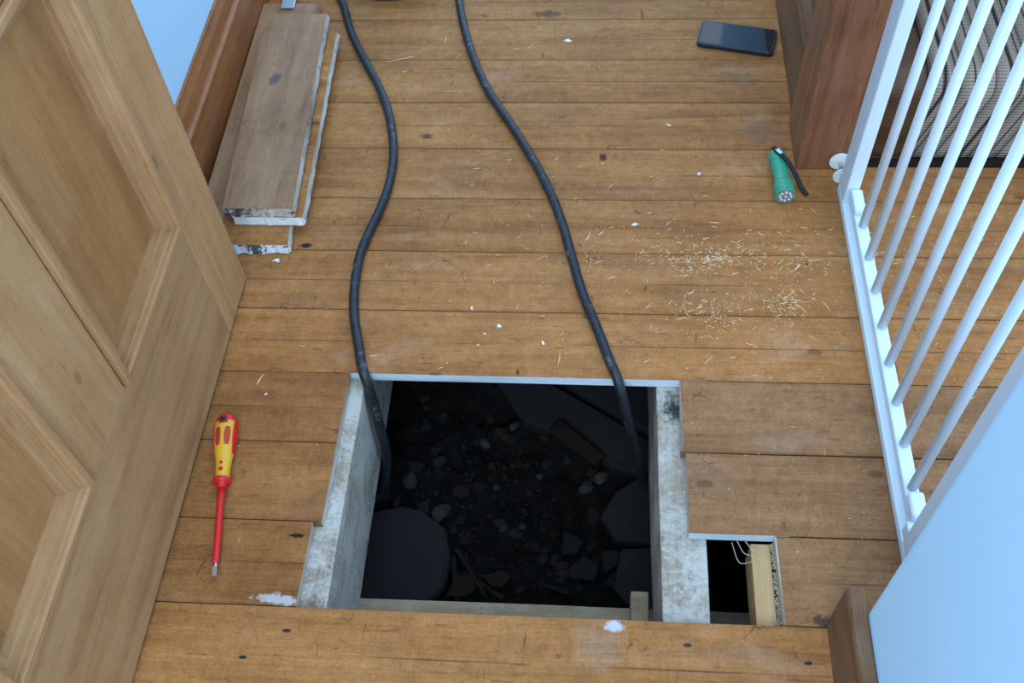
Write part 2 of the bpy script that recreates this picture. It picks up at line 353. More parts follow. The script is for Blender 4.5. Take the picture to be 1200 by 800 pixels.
for nm, a in (('wall_foundation_front', (-.86, 1.41, -.62, -.572, -.6, -.023)), ('wall_foundation_back', (-.86, 1.41, 2.914, 2.96, -.6, -.023)), ('wall_foundation_left', (-.86, -.80, -.57, 2.914, -.6, -.023)), ('wall_foundation_right', (1.35, 1.41, -.57, 2.914, -.6, -.023))):
    struct(obj(nm, bx(*a), 'void_block'), 'added unseen wall blocking light below the ' + nm.split('_')[-1] + ' of the floor', 'wall')  # unseen, added around the void to keep world light out
def timber(name, x0, x1, y0, y1, z0, z1, mat, axis='y', amp=.0018, parent=None, bev=.003):
    bm = bmesh.new(); n = 26; rows = []; sd = random.random() * 40
    for i in range(n + 1):
        t = i / n
        if axis == 'y':
            y = y0 + (y1 - y0) * t; q = [(x0, z0), (x0, z1), (x1, z1), (x1, z0)]
            rows.append([bm.verts.new((a + amp * noise.noise((y * 7, sd, j)), y, z + (amp * noise.noise((y * 7, sd, j + 9)) if z < z1 else 0))) for j, (a, z) in enumerate(q)])
        else:
            x = x0 + (x1 - x0) * t; q = [(y0, z0), (y0, z1), (y1, z1), (y1, z0)]
            rows.append([bm.verts.new((x, a + amp * noise.noise((x * 7, sd, j)), z + amp * .6 * noise.noise((x * 7, sd, j + 9)))) for j, (a, z) in enumerate(q)])
    for a, b in zip(rows, rows[1:]):
        for k in range(4): bm.faces.new((a[k], a[(k + 1) % 4], b[(k + 1) % 4], b[k]))
    bm.faces.new(rows[0][::-1]); bm.faces.new(rows[-1])
    return obj(name, bm, mat, parent, bev=bev)
tag(timber('floor_joist', -.462, -.391, -.55, 2.88, -.24, -.0235, 'joist'), 'dusty grey joist along the hatch side nearest the screwdriver', 'joist')
tag(timber('floor_joist', .116, .187, -.55, 2.88, -.245, -.0235, 'joist'), 'dusty grey joist with a black stain between hatch and small gap', 'joist')
tag(timber('wall_plate', -.78, 1.3, .50, .655, -.31, -.2475, 'plate', 'x', .002), 'grey brown timber plate under the joists along the hatch front', 'timber')
tag(timber('packer_block', .078, .109, .57, .672, -.2465, -.213, 'plate', 'y', .001), 'small pale timber block on the plate beside the stained joist', 'block')
tag(timber('timber_batten', .254, .284, .38, .679, -.085, -.024, 'batten', 'y', .0006, bev=.0015), 'clean yellow new timber batten in the small floor gap', 'batten')
bm = bmesh.new()
for i in range(260):
    y = random.uniform(.545, .677); x = .2868 + random.uniform(-.0030, .0022); z = -.019 + random.uniform(-.004, .006); q = random.uniform(.0006, .0022)
    bmesh.ops.create_icosphere(bm, subdivisions=1, radius=q, matrix=Matrix.Translation((x, y, z)) @ Matrix.Rotation(random.random() * 6, 4, 'Z') @ Matrix.Diagonal((1, random.uniform(.6, 3), .7, 1)))
tag(obj('crumbled_debris', bm, 'plate'), 'crumbled wood debris along the cut edge beside the yellow batten', 'debris', kind='stuff')
bm = bmesh.new()
for (a, b, c) in (((.232, .6775, -.012), (.245, .665, -.03), (.262, .658, -.022)), ((.225, .677, -.018), (.238, .654, -.04), (.258, .650, -.022)), ((.245, .678, -.014), (.255, .668, -.02), (.268, .662, -.021))):
    tube(spline([a, b, c], 6), .0006, 5, bm)
tag(obj('fibre_strands', bm, 'cut'), 'pale fibre strands hanging across the small floor gap', 'fibres', kind='stuff')

def slab(name, poly, z, th, mat, label, cat, tilt=(0, 0), group=None):
    bm = bmesh.new(); n = len(poly); cx = sum(p[0] for p in poly) / n; cy = sum(p[1] for p in poly) / n
    top = [bm.verts.new((x, y, z + tilt[0] * (x - cx) + tilt[1] * (y - cy) + random.uniform(-.002, .002))) for x, y in poly]
    mid = [bm.verts.new((x * 1.0 + (x - cx) * .03, y + (y - cy) * .03, v.co.z - th * .35)) for (x, y), v in zip(poly, top)]
    bot = [bm.verts.new((x, y, v.co.z - th)) for (x, y), v in zip(poly, top)]
    for A, B in ((top, mid), (mid, bot)):
        for i in range(n): bm.faces.new((A[i], A[(i + 1) % n], B[(i + 1) % n], B[i]))
    bm.faces.new(top); bm.faces.new(bot[::-1])
    return tag(obj(name, bm, mat, bev=.003), label, cat, group)
ring = [(-.37 + .105 * math.cos(a) * (1 + .10 * noise.noise((math.cos(a) * 3, math.sin(a) * 3, 1))), .795 + .112 * math.sin(a) * (1 + .10 * noise.noise((math.cos(a) * 3, math.sin(a) * 3, 8)))) for a in [2 * math.pi * i / 40 for i in range(40)]]
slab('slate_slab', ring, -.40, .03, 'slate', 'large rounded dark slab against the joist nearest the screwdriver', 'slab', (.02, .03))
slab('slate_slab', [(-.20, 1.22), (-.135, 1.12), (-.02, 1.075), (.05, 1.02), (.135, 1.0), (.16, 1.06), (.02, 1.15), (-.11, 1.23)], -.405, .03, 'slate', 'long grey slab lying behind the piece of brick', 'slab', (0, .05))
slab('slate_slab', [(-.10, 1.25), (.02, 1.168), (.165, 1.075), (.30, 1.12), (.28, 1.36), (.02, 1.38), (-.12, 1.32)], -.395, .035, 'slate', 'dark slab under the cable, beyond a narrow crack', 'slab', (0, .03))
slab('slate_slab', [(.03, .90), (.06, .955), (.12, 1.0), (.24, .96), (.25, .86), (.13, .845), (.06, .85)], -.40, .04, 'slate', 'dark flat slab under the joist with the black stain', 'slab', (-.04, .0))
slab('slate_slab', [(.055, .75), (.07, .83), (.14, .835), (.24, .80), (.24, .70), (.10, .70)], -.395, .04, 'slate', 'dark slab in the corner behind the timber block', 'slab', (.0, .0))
# piece of brick
brick_bm = bx(-.062, .062, -.017, .017, -.018, .018); bmesh.ops.subdivide_edges(brick_bm, edges=brick_bm.edges[:], cuts=3, use_grid_fill=True)
for v in brick_bm.verts: v.co += Vector((noise.noise(v.co * 60), noise.noise(v.co * 60 + Vector((5, 0, 0))), noise.noise(v.co * 60 + Vector((0, 5, 0))))) * .004
bk = tag(obj('brick_piece', brick_bm, 'brick', bev=.004), 'long reddish brown piece of brick on the soil', 'brick')
bk.location = (-.022, 1.062, -.402); bk.rotation_euler = (.1, .12, -.66)
def rock(seed, sub=2):
    bm = bmesh.new(); bmesh.ops.create_icosphere(bm, subdivisions=sub, radius=1)
    for v in bm.verts:
        d = v.co.normalized(); v.co = d * (1 + .45 * noise.noise(d * 1.3 + Vector((seed * 9.1, 0, 0))) + .2 * noise.noise(d * 3.1 + Vector((0, seed * 5, 0))))
    return bm
def shard(seed):
    random.seed(seed * 13); bm = bmesh.new(); n = random.randint(4, 6)
    A = []
    for i in range(n):
        a = 2 * math.pi * (i + random.uniform(-.3, .3)) / n; r = random.uniform(.6, 1.2); A.append((math.cos(a) * r, math.sin(a) * r * .8))
    t = [bm.verts.new((x, y, .18)) for x, y in A]; b = [bm.verts.new((x * 1.06, y * 1.06, -.18)) for x, y in A]
    for i in range(n): bm.faces.new((t[i], t[(i + 1) % n], b[(i + 1) % n], b[i]))
    bm.faces.new(t); bm.faces.new(b[::-1]); return bm
protos = []
def proto(name, bm, mat, label, cat, group):
    o = tag(obj(name, bm, mat), label, cat, group); o['used'] = 0; protos.append(o); return o
P_ = [proto('rubble_stone', rock(1), 'stone', 'small grey stone half sunk in the dark soil', 'stone', 'rubble in the floor void'),
      proto('rubble_stone', rock(2), 'stone_b', 'small brown stone half sunk in the dark soil', 'stone', 'rubble in the floor void'),
      proto('rubble_shard', shard(3), 'stone', 'flat grey shard lying on the dark soil', 'shard', 'rubble in the floor void'),
      proto('rubble_shard', shard(5), 'stone_b', 'flat brown shard lying on the dark soil', 'shard', 'rubble in the floor void'),
      proto('mortar_lump', rock(4), 'stone_w', 'pale lump of mortar on the dark soil', 'mortar', 'mortar lumps in the floor void')]
def put(pr, x, y, s, sz=.6, rot=None, lift=.5, label=None):
    o = pr
    if pr['used']: o = pr.copy(); C.objects.link(o)
    pr['used'] = 1
    o.scale = (s, s * random.uniform(.6, 1.0), s * sz); o.location = (x, y, soil_z(x, y) + s * sz * lift)
    o.rotation_euler = rot or (random.uniform(-.4, .4), random.uniform(-.4, .4), random.uniform(0, 6.3))
    if label: o['label'] = label; 
    if label and 'group' in o: del o['group']
    return o
random.seed(11)
def clear(x, y):   # keep rubble off the slabs
    if (x + .37) ** 2 + (y - .795) ** 2 < .125 ** 2: return False
    if y > 1.02 and x > -.20 and y > 1.16 - .55 * (x + .16): return False
    if x > .02 and y < 1.02: return False
    return True
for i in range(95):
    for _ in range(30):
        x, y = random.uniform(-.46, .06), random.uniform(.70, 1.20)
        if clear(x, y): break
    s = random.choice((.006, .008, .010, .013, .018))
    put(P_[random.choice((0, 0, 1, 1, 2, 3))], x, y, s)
for x, y, s in ((-.222, 1.10, .012), (-.375, .995, .020), (-.30, .92, .024), (-.17, .90, .009), (-.13, .90, .008), (.0, .99, .018), (.03, 1.01, .016), (-.19, .99, .007), (-.25, .87, .009), (-.10, 1.02, .008), (-.29, .88, .010), (-.16, 1.13, .010)):
    put(P_[4], x, y, s)
for x, y, s, rz in ((.0, .80, .045, .5), (.055, .83, .035, 1.5), (-.03, .86, .035, -.8), (-.17, .775, .03, .3), (-.24, .76, .035, 1.2), (.065, .79, .03, 2.2)):
    o = put(P_[2 if x > -.1 else 3], x, y, s, .35, (random.uniform(-.3, .3), random.uniform(-.3, .3), rz), 1.4)
    o['label'] = 'large broken grey shard heaped near the timber plate' if x > -.1 else 'large broken brown shard heaped near the timber plate'; o['group'] = 'large shards near the plate'
for j, (x, y, ln, rz) in enumerate(((-.225, .79, .11, 2.2), (-.255, .775, .09, 1.75), (-.19, .76, .07, 2.6), (.005, 1.045, .05, -.9), (-.13, 1.125, .06, -.5), (-.04, .80, .07, -.6), (-.06, .76, .06, -.3))):
    bm = bx(-ln / 2, ln / 2, -.004, .004, -.002, .002)
    for v in bm.verts: v.co.y *= random.uniform(.4, 1.5); v.co.z += random.uniform(-.001, .001)
    o = tag(obj('wood_scrap', bm, 'stone_b'), 'thin brown wood scrap lying on the dark soil', 'wood scrap', 'wood scraps in the floor void')
    o.location = (x, y, soil_z(x, y) + .012); o.rotation_euler = (random.uniform(-.3, .3), random.uniform(-.1, .1), rz)
bm = soil_bm
for i in range(900):
    x, y = random.gauss(-.18, .16), random.gauss(.93, .14)
    if not (-.6 < x < .3 and .6 < y < 1.35): continue
    s = random.uniform(.0012, .0042)
    v = [bm.verts.new((x + random.uniform(-s, s) * 1.6, y + random.uniform(-s, s) * 1.6, soil_z(x, y) + random.uniform(0, s * 2))) for _ in range(4)]
    for q in ((0, 1, 2), (0, 2, 3), (0, 3, 1), (1, 3, 2)): bm.faces.new([v[i] for i in q]).material_index = 1
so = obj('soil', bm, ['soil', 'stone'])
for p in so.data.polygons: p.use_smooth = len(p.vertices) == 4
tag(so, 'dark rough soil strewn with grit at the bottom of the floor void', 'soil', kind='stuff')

# ------------------------------------------------------------------ walls, skirtings
struct(obj('wall_left', bx(-.86, -.7925, -.6, 2.95, -.023, 2.45), 'wall'), 'white plaster wall tinted skylight blue above the dark wooden skirting', 'wall')
prof = [(-.7925, 0), (-.771, 0), (-.771, .118), (-.7695, .121), (-.7685, .1245), (-.7695, .128), (-.774, .130), (-.7765, .134), (-.7785, .145), (-.781, .158), (-.786, .170), (-.787, .174), (-.787, .181), (-.7925, .181)]
struct(obj('baseboard_left', prism(prof, -.55, 2.91), 'stain', bev=.0008, seg=1), 'dark stained skirting with a moulded top below the plaster wall', 'skirting')
struct(obj('wall_right', bx(.3725, .54, -.57, .520, 0, 2.45), 'wall', bev=.014, seg=4), 'white plaster wall end tinted skylight blue beside the white gate', 'wall')
prof = [(.3720, 0), (.349, 0), (.349, .132), (.352, .1375), (.369, .1385), (.3720, .136)]
struct(obj('baseboard_right', prism(prof, -.57, .5475), 'stain_r', bev=.0012), 'brown skirting end at the foot of the plaster wall corner', 'skirting')
# jamb and skirting by the stairs
struct(obj('trim_1', bx(.397, .53, 1.466, 1.60, 0, 2.2), 'jamb', bev=.003), 'reddish brown wooden post rising beside the torch', 'post')
prof = [(.43, 0), (.406, 0), (.406, .150), (.409, .160), (.412, .172), (.43, .174)]
struct(obj('baseboard_stair', prism(prof, 1.6005, 2.91), 'stain_r', bev=.001), 'scuffed dark skirting behind the post, beside the phone', 'skirting')
struct(obj('trim_3', bx(.4305, .528, 1.6005, 1.80, 0, 2.2), 'jamb', bev=.004), 'brown wooden architrave behind the post, above the scuffed skirting', 'architrave')
struct(obj('wall_stair', bx(.4305, .528, 1.8005, 2.91, 0, 2.2), 'wall'), 'white plaster wall tinted skylight blue above the scuffed skirting by the phone', 'wall')

# ------------------------------------------------------------------ stairs with runner
st = empty('staircase', (0, 0, 0)); struct(st, 'dark wooden steps rising behind the white gate', 'stairs')
for k in range(4):
    y = 1.502 + .25 * k; z0 = .196 * k; z1 = .196 * (k + 1)
    obj('riser', bx(.5305, 1.335, y, y + .02, z0, z1 - .0465), 'stain_x', st)
    r_ = .042; ye = y + .268 if k < 3 else y + .5
    obj('tread', prism([(y, z1 - .0460)] + [(y + r_ - r_ * math.cos(a), z1 - .0025 - r_ + r_ * math.sin(a)) for a in [math.pi / 2 * q / 8 for q in range(9)]] + [(ye, z1 - .0025), (ye, z1 - .0228)] + ([(y + .022, z1 - .0228), (y + .022, z1 - .0460)]), .5305, 1.335, 'x'), 'stain_x', st)
struct(obj('trim_2', prism([(1.4735, 0), (1.4735, .004), (1.480, .008), (1.4895, .010), (1.4895, 0)], .5315, 1.335, 'x'), 'darkstrip'), 'dark strip along the floor at the foot of the stairs', 'trim')
# runner profile
pp = []
for k in range(3):
    y = 1.4935 + .25 * k; z0 = .196 * k + (.0005 if k == 0 else .004); z1 = .196 * (k + 1) + .003
    if k: pp.append((y - .008, z0)); pp.append((y - .002, z0 + .006))
    else: pp.append((y, z0))
    for q in range(1, 6): pp.append((y, z0 + (z1 - .046 - z0) * q / 5 + (0 if not k else .001)))
    rr = .046
    for q in range(1, 9):
        a = math.pi / 2 * q / 8; pp.append((y + rr - rr * math.cos(a), z1 - rr + rr * math.sin(a)))
    for q in range(1, 5): pp.append((y + rr + (.25 - rr - .012) * q / 5, z1))
bm = bmesh.new(); uvl = bm.loops.layers.uv.new('UVMap'); RX0, RX1, nx = .609, 1.20, 30
L = [0.0]
for a, b in zip(pp, pp[1:]): L.append(L[-1] + math.hypot(b[0] - a[0], b[1] - a[1]))
V = [[bm.verts.new((RX0 + (RX1 - RX0) * i / nx, y, z)) for i in range(nx + 1)] for (y, z) in pp]
uv_of = {}
for j, row in enumerate(V):
    k_ = min(2, max(0, int((pp[j][0] - 1.4930) / .25))); sh = .30 * max(0.0, .196 * (k_ + 1) - .03 - pp[j][1])
    for i, v in enumerate(row): uv_of[v] = (RX0 + (RX1 - RX0) * i / nx + sh, L[j])
for j in range(len(V) - 1):
    for i in range(nx):
        f = bm.faces.new((V[j][i], V[j][i + 1], V[j + 1][i + 1], V[j + 1][i]))
        for l in f.loops: l[uvl].uv = uv_of[l.vert]
bmesh.ops.recalc_face_normals(bm, faces=bm.faces[:])
ru = obj('stair_runner', bm, 'carpet', smooth=True); sm = ru.modifiers.new('thickness', 'SOLIDIFY'); sm.thickness = .006; sm.offset = -1
tag(ru, 'grey striped woven carpet runner covering the stairs', 'carpet')

# ------------------------------------------------------------------ safety gate
g = empty('safety_gate', (.48, 1.0, 0)); tag(g, 'white metal stair gate with round upright bars', 'gate')
def gp(name, bm, mat='white', par=None, bev=0.0, smooth=False, seg=2):
    o = obj(name, bm, mat, None, smooth, bev, seg); p = par or g; o.parent = p
    o.matrix_parent_inverse = Matrix.Translation((-.48, -1.0, 0)); return o
gp('floor_bar', bx(.470, .487, .60, 1.412, 0.0005, .019), bev=.003)
gp('frame_post', bx(.470, .4945, 1.358, 1.412, .0195, .78), bev=.0025)
gp('frame_post', bx(.470, .496, .632, .670, .0195, .78), bev=.0025)
gp('bottom_rail', bx(.4785, .5005, .672, 1.3565, .029, .047), bev=.002)
gp('top_rail', bx(.4785, .5005, .672, 1.3565, .745, .765), bev=.002)
cyl = lathe([(.046, .0078), (.746, .0078)], 16, 'z'); me = None
for k in range(8):
    if k == 0:
        b0 = obj('bar', cyl, 'white', None, True)
        for p in b0.data.polygons: p.use_smooth = len(p.vertices) == 4
        b = b0
    else: b = b0.copy(); C.objects.link(b)
    b.parent = g; b.location = (.4905 - .48, 1.275 - .0755 * k - 1.0, 0)
hb = gp('hinge_block', bx(.4775, .4985, 1.300, 1.3560, .0475, .060), bev=.004, seg=3)
gp('screw', lathe([(0.478 - .004, .003), (.4752, .0045), (.4745, .0035)], 12, 'x'), 'steel', hb); 
sc_ = [o for o in C.objects if o.name.startswith('screw')][-1]; sc_.parent = g
sc_.location = (.0245, 1.318, .055)
hb2 = gp('hinge_block', bx(.4765, .5010, .688, .732, .0475, .066), bev=.006, seg=3)
gp('latch_tab', bx(.472, .484, .671, .69, .020, .05), bev=.003)
def pad(yc, r, xx, zz):
    bm = lathe([(yc + .0004, r * .96), (yc + .0010, r), (yc + .0030, r), (yc + .0040, r * .97)], 28, 'y')
    for v in bm.verts: v.co.x += xx; v.co.z += zz
    o = gp('pressure_pad', bm, 'pad'); return o
pad(1.4605, .0205, .478, .0255); pad(1.424, .0180, .478, .0225)
bm = lathe([(1.410, .0045), (1.457, .0045)], 14, 'y')
for v in bm.verts: v.co.x += .478; v.co.z += .0255
gp('threaded_bolt', bm, 'steel')

# ------------------------------------------------------------------ pine door
d1 = empty('door_1', (-.639, 1.165, .01)); struct(d1, 'stripped pine panelled door standing open against the wall', 'door')
DS, DN = Vector((-.008, -1, 0)).normalized(), Vector((1, -.008, 0)).normalized()
def dw(s, n, z): p = DS * s + DN * n; return (p.x, p.y, z)
DOOR_H, DOOR_W = 1.96, .99
def dbox(name, s0, s1, z0, z1, n0=-.042, n1=0.0, mat='door_v', par=None, bev=.0016):
    bm = bx(s0 + .0003, s1 - .0003, n0, n1, z0 + .0003, z1 - .0003)
    for v in bm.verts: v.co = dw(*v.co)
    return obj(name, bm, mat, par or d1, bev=bev)
ST, BR, LR0, LR1 = .131, .284, .79, 1.00
dbox('stile', 0, ST, 0, DOOR_H); dbox('stile', .86, DOOR_W, 0, DOOR_H)
dbox('bottom_rail', ST, .86, 0, BR, mat='door_h'); dbox('lock_rail', ST, .86, LR0, LR1, mat='door_h'); dbox('top_rail', ST, .86, DOOR_H - .12, DOOR_H, mat='door_h')
dbox('muntin', .43, .577, BR, LR0); dbox('muntin', .43, .577, LR1, DOOR_H - .12)
PD = -.018
mp = [(.0016, -.004), (.0016, .006), (.004, .0078), (.013, .0078), (.016, .004), (.0162, -.001), (.018, -.003), (.030, -.0055), (.0365, -.0075), (.0367, -.0135), (.040, -.0142), (.0402, PD - .0005), (.0016, PD - .0005)]
def mould(corner_a, corner_b, inw_a, inw_b, mat, par):
    """one mitred moulding: along corner_a -> corner_b (s,z), inw_* are diagonal inward directions"""
    bm = bmesh.new(); rows = []
    for (s, z), (ds, dz) in ((corner_a, inw_a), (corner_b, inw_b)):
        rows.append([bm.verts.new(dw(s + ds * (q + .0006), n, z + dz * (q + .0006))) for q, n in mp])
    k = len(mp)
    for i in range(k): bm.faces.new((rows[0][i], rows[0][(i + 1) % k], rows[1][(i + 1) % k], rows[1][i]))
    bm.faces.new(rows[0][::-1]); bm.faces.new(rows[1])
    return obj('moulding', bm, mat, par)
for (s0, s1) in ((ST, .43), (.577, .86)):
    for (z0, z1) in ((BR, LR0), (LR1, DOOR_H - .12)):
        pn = dbox('panel', s0 + .001, s1 - .001, z0 + .001, z1 - .001, PD - .010, PD, 'door_p', None, 0)
        e = .0006
        for a, b, da, db, mt in (((s0, z0), (s1, z0), (1, 1), (-1, 1), 'door_h'), ((s0, z1), (s1, z1), (1, -1), (-1, -1), 'door_h'), ((s0, z0), (s0, z1), (1, 1), (1, -1), 'door_v'), ((s1, z0), (s1, z1), (-1, 1), (-1, -1), 'door_v')):
            mould(a, b, da, db, mt, pn)

# ------------------------------------------------------------------ removed boards, stacked
def loose_board(x0, x1, y0, y1, z, shear, mats, label, lift=0.0, jag=.004, nf=.3):
    """board lying along y; left/right/near/far faces ragged; mats: top, side, near end"""
    bm = bmesh.new(); n = 46; TT = .0195; rows = []; sd = random.random() * 60
    for i in range(n + 1):
        t = i / n; y = y0 + (y1 - y0) * t; sx = shear * t
        j1 = jag * (noise.noise((y * 30, sd, 0)) + .6 * noise.noise((y * 95, sd, 3)))
        j2 = jag * (noise.noise((y * 28, sd, 9)) + .6 * noise.noise((y * 90, sd, 5)))
        prof = [(x0 + sx + j1 * .15, z), (x0 + sx + j1 * .15, z + TT), (x1 + sx - .003 + j2 * .5, z + TT), (x1 + sx + .002 + j2, z + TT * .55), (x1 + sx - .001 + j1, z + .0005)]
        rows.append([bm.verts.new((x, y, q)) for x, q in prof])
    for a, b in zip(rows, rows[1:]):
        for k in range(5):
            f = bm.faces.new((a[k], a[(k + 1) % 5], b[(k + 1) % 5], b[k])); f.material_index = 1 if k in (0, 2, 3) else 0
    def endcap(row, mi, yy, sgn):
        m_ = 16; top = []; bot = []
        for i in range(m_ + 1):
            t = i / m_; x = row[1].co.x + (row[2].co.x - row[1].co.x) * t
            top.append(bm.verts.new((x, yy, z + TT))); bot.append(bm.verts.new((x, yy + sgn * (.0015 + .002 * abs(noise.noise((t * 9, sd, 1))) + nf * .012 * abs(noise.noise((t * 11, sd, 6)))), z + .0008 + nf * .004 * abs(noise.noise((t * 7, sd, 4))))))
        for i in range(m_): f = bm.faces.new((top[i], top[i + 1], bot[i + 1], bot[i])); f.material_index = mi
        for i in range(m_): f = bm.faces.new((bot[i], bot[i + 1], bm.verts.new((bot[i + 1].co.x, yy - sgn * .002, z + .0008)), bm.verts.new((bot[i].co.x, yy - sgn * .002, z + .0008)))); f.material_index = mi
    f = bm.faces.new(rows[0][::-1]); f.material_index = 2
    f = bm.faces.new(rows[-1]); f.material_index = 1
    endcap(rows[0], 2, y0 - .0004, -1)
    return tag(obj('loose_floorboard', bm, mats), label, 'floorboard')
loose_board(-.762, -.628, 1.318, 1.975, .0010, -.008, ['loose', 'loose', 'torn_x'], 'brown board lying on the floor against the skirting, under the stack', jag=.001)
loose_board(-.705, -.569, 1.236, 1.312, .0010, -.008, ['floor', 'torn', 'paint_dirty'], 'short board sticking out under the stack, with flaking white end', jag=.0015, nf=.8)
loose_board(-.684, -.545, 1.288, 1.842, .0215, -.024, ['floor', 'torn', 'paint_end'], 'middle board of the stack with a clean white painted end', jag=.0028)
loose_board(-.700, -.561, 1.291, 1.881, .0420, -.033, ['loose', 'torn', 'torn_x'], 'topmost board of the stack with a dark stain and torn edge', jag=.0030, nf=1)

# ------------------------------------------------------------------ cables
CR = .0090
ptsL = [(-.735, 2.30, .0095), (-.652, 2.11, .0095), (-.592, 1.999, .0095), (-.550, 1.880, .0095), (-.498, 1.770, .0095), (-.457, 1.686, .0095), (-.424, 1.593, .0095), (-.404, 1.492, .0095), (-.402, 1.408, .0095), (-.411, 1.339, .0095), (-.424, 1.279, .0095), (-.433, 1.219, .0095), (-.432, 1.147, .0095), (-.422, 1.078, .0095), (-.404, 1.013, .0095), (-.393, .973, .0092),
        (-.384, .951, -.006), (-.377, .935, -.062), (-.375, .926, -.125), (-.375, .92, -.20), (-.384, .915, -.266), (-.404, .91, -.335), (-.45, .905, -.39), (-.52, .90, -.42)]
tag(obj('power_cable', tube(spline(ptsL, 8), CR, 14, None, .03), 'cable', smooth=True), 'thick black cable running beside the stacked boards into the hatch', 'cable')
ptsR = [(-.33, 2.30, .0095), (-.332, 2.11, .0095), (-.315, 1.996, .0095), (-.292, 1.887, .0095), (-.257, 1.769, .0095), (-.218, 1.672, .0095), (-.173, 1.588, .0095), (-.124, 1.489, .0095), (-.085, 1.399, .0095), (-.057, 1.314, .0095), (-.035, 1.225, .0095), (-.015, 1.145, .0095), (.014, 1.060, .0095), (.036, .992, .0095), (.046, .966, .0088),
        (.056, .947, -.016), (.067, .936, -.07), (.082, .932, -.147), (.104, .930, -.274), (.13, .93, -.36), (.19, .93, -.40), (.28, .93, -.41)]
tag(obj('power_cable', tube(spline(ptsR, 8), CR, 14, None, .03), 'cable', smooth=True), 'thick black cable crossing the open boards down beside the stained joist', 'cable')

# ------------------------------------------------------------------ screwdriver
dv = Vector((-.562 - -.603, .580 - .858, 0)); ang = math.atan2(dv.y, dv.x)
sd_ = empty('screwdriver', (-.603, .858, .0195), ang); tag(sd_, 'red and yellow insulated screwdriver lying beside the open door', 'screwdriver')
def sd_r(t):     # handle radius along its length
    K = [(0, .009), (.004, .0145), (.012, .0178), (.028, .0192), (.045, .0188), (.065, .0168), (.085, .0132), (.100, .0118), (.112, .0115), (.118, .0118)]
    for (a, ra), (b, rb) in zip(K, K[1:]):
        if a <= t <= b: return ra + (rb - ra) * (t - a) / (b - a)
    return K[-1][1]
ts = [i * .118 / 36 for i in range(37)]
obj('handle', lathe([(t, sd_r(t)) for t in ts], 32, 'x'), 'yellow', sd_, True)
def skin(name, t0, t1, a0, a1, off, mat, taper=0.0, par=sd_):
    """a raised patch on the handle between angles a0..a1"""
    bm = bmesh.new(); n, k = 14, 8; rows = []
    for i in range(n + 1):
        t = t0 + (t1 - t0) * i / n; u = i / n; wid = 1 - taper * abs(2 * u - 1) ** 2.2
        row = []
        for j in range(k + 1):
            a = (a0 + a1) / 2 + (a1 - a0) / 2 * wid * (2 * j / k - 1); r = sd_r(t) + off
            row.append(bm.verts.new((t, r * math.cos(a), r * math.sin(a))))
        rows.append(row)
    for p, q in zip(rows, rows[1:]):
        for j in range(k): bm.faces.new((p[j], p[j + 1], q[j + 1], q[j]))
    o = obj(name, bm, mat, par, True); s = o.modifiers.new('t', 'SOLIDIFY'); s.thickness = .0022; s.offset = -1; return o
H2 = math.pi / 2
obj('end_cap', lathe([(-.0006, .006), (.0, .0094), (.004, .0150), (.010, .0176), (.016, .0187)], 32, 'x'), 'red', sd_, True)
for a in (H2 + .42, H2 - .42): skin('grip_panel', .030, .062, a - .27, a + .27, .0007, 'grip_red', .35)
for a in (H2 + 1.45, H2 - 1.45, -H2 + .5, -H2 - .5): skin('grip_panel', .010, .074, a - .55, a + .55, .0007, 'red', .45)
hf = skin('hang_hole_rim', .0085, .0225, H2 - .40, H2 + .40, .0011, 'red'); skin('hang_hole', .0105, .0205, H2 - .27, H2 + .27, .0014, 'black', 0, sd_)
for t, r in ((.093, .0026), (.104, .0036)):
    bm = lathe([(sd_r(t) - .002, r), (sd_r(t) + .0008, r), (sd_r(t) + .0011, r * .6)], 16, 'z')
    for v in bm.verts: v.co.x += t
    obj('red_mark', bm, 'red', sd_)
obj('guard', lathe([(.1170, .0112), (.118, .0145), (.120, .0156), (.1225, .0156), (.1245, .0140), (.126, .0092), (.134, .0072)], 32, 'x'), 'red', sd_, True)
obj('insulated_shaft', lathe([(.132, .0068), (.16, .0058), (.257, .0055), (.261, .0050)], 20, 'x'), 'red', sd_, True)
bm = lathe([(.260, .0034), (.268, .0034)], 14, 'x')
fs = box(bm, .267, .281, -.0031, .0031, -.0033, .0033)
for v in bm.verts:
    if v.co.x > .280: v.co.z *= .15; v.co.y *= 1.15
obj('blade_tip', bm, 'steel', sd_)
sd_.rotation_euler = (0, math.radians(1.6), ang)

# ------------------------------------------------------------------ torch
to = empty('torch', (.3665, 1.374, .0197), math.radians(3.2)); to.scale = (1.15, 1.0, 1.15); tag(to, 'small green metal torch lying at the foot of the wooden post', 'torch')
obj('head', lathe([(.0005, .0150), (0, .0164), (.002, .0169), (.006, .0167), (.008, .0160), (.010, .0168), (.014, .0168), (.0155, .0160), (.018, .0168), (.030, .0166), (.034, .0155)], 36, 'y'), 'green', to, True)
bb = obj('body', lathe([(.0335, .0150), (.036, .0142), (.050, .0134), (.065, .0134), (.078, .0142), (.084, .0150), (.0855, .0143), (.087, .0150)], 36, 'y'), 'green', to, True)
obj('tail_cap', lathe([(.0865, .0146), (.088, .0153), (.100, .0155), (.110, .0146), (.116, .0128), (.120, .0098), (.1215, .005)], 36, 'y'), 'green', to, True)
le = obj('lens', lathe([(-.0004, .0142), (.0006, .0144)], 32, 'y'), 'lens', to)
for i in range(9):
    a = 2 * math.pi * i / 8; rr = .009 if i < 8 else 0
    bm = bmesh.new(); bmesh.ops.create_icosphere(bm, subdivisions=2, radius=.0026, matrix=Matrix.Translation((rr * math.cos(a), -.0008, rr * math.sin(a))))
    obj('led', bm, 'led', le, True)
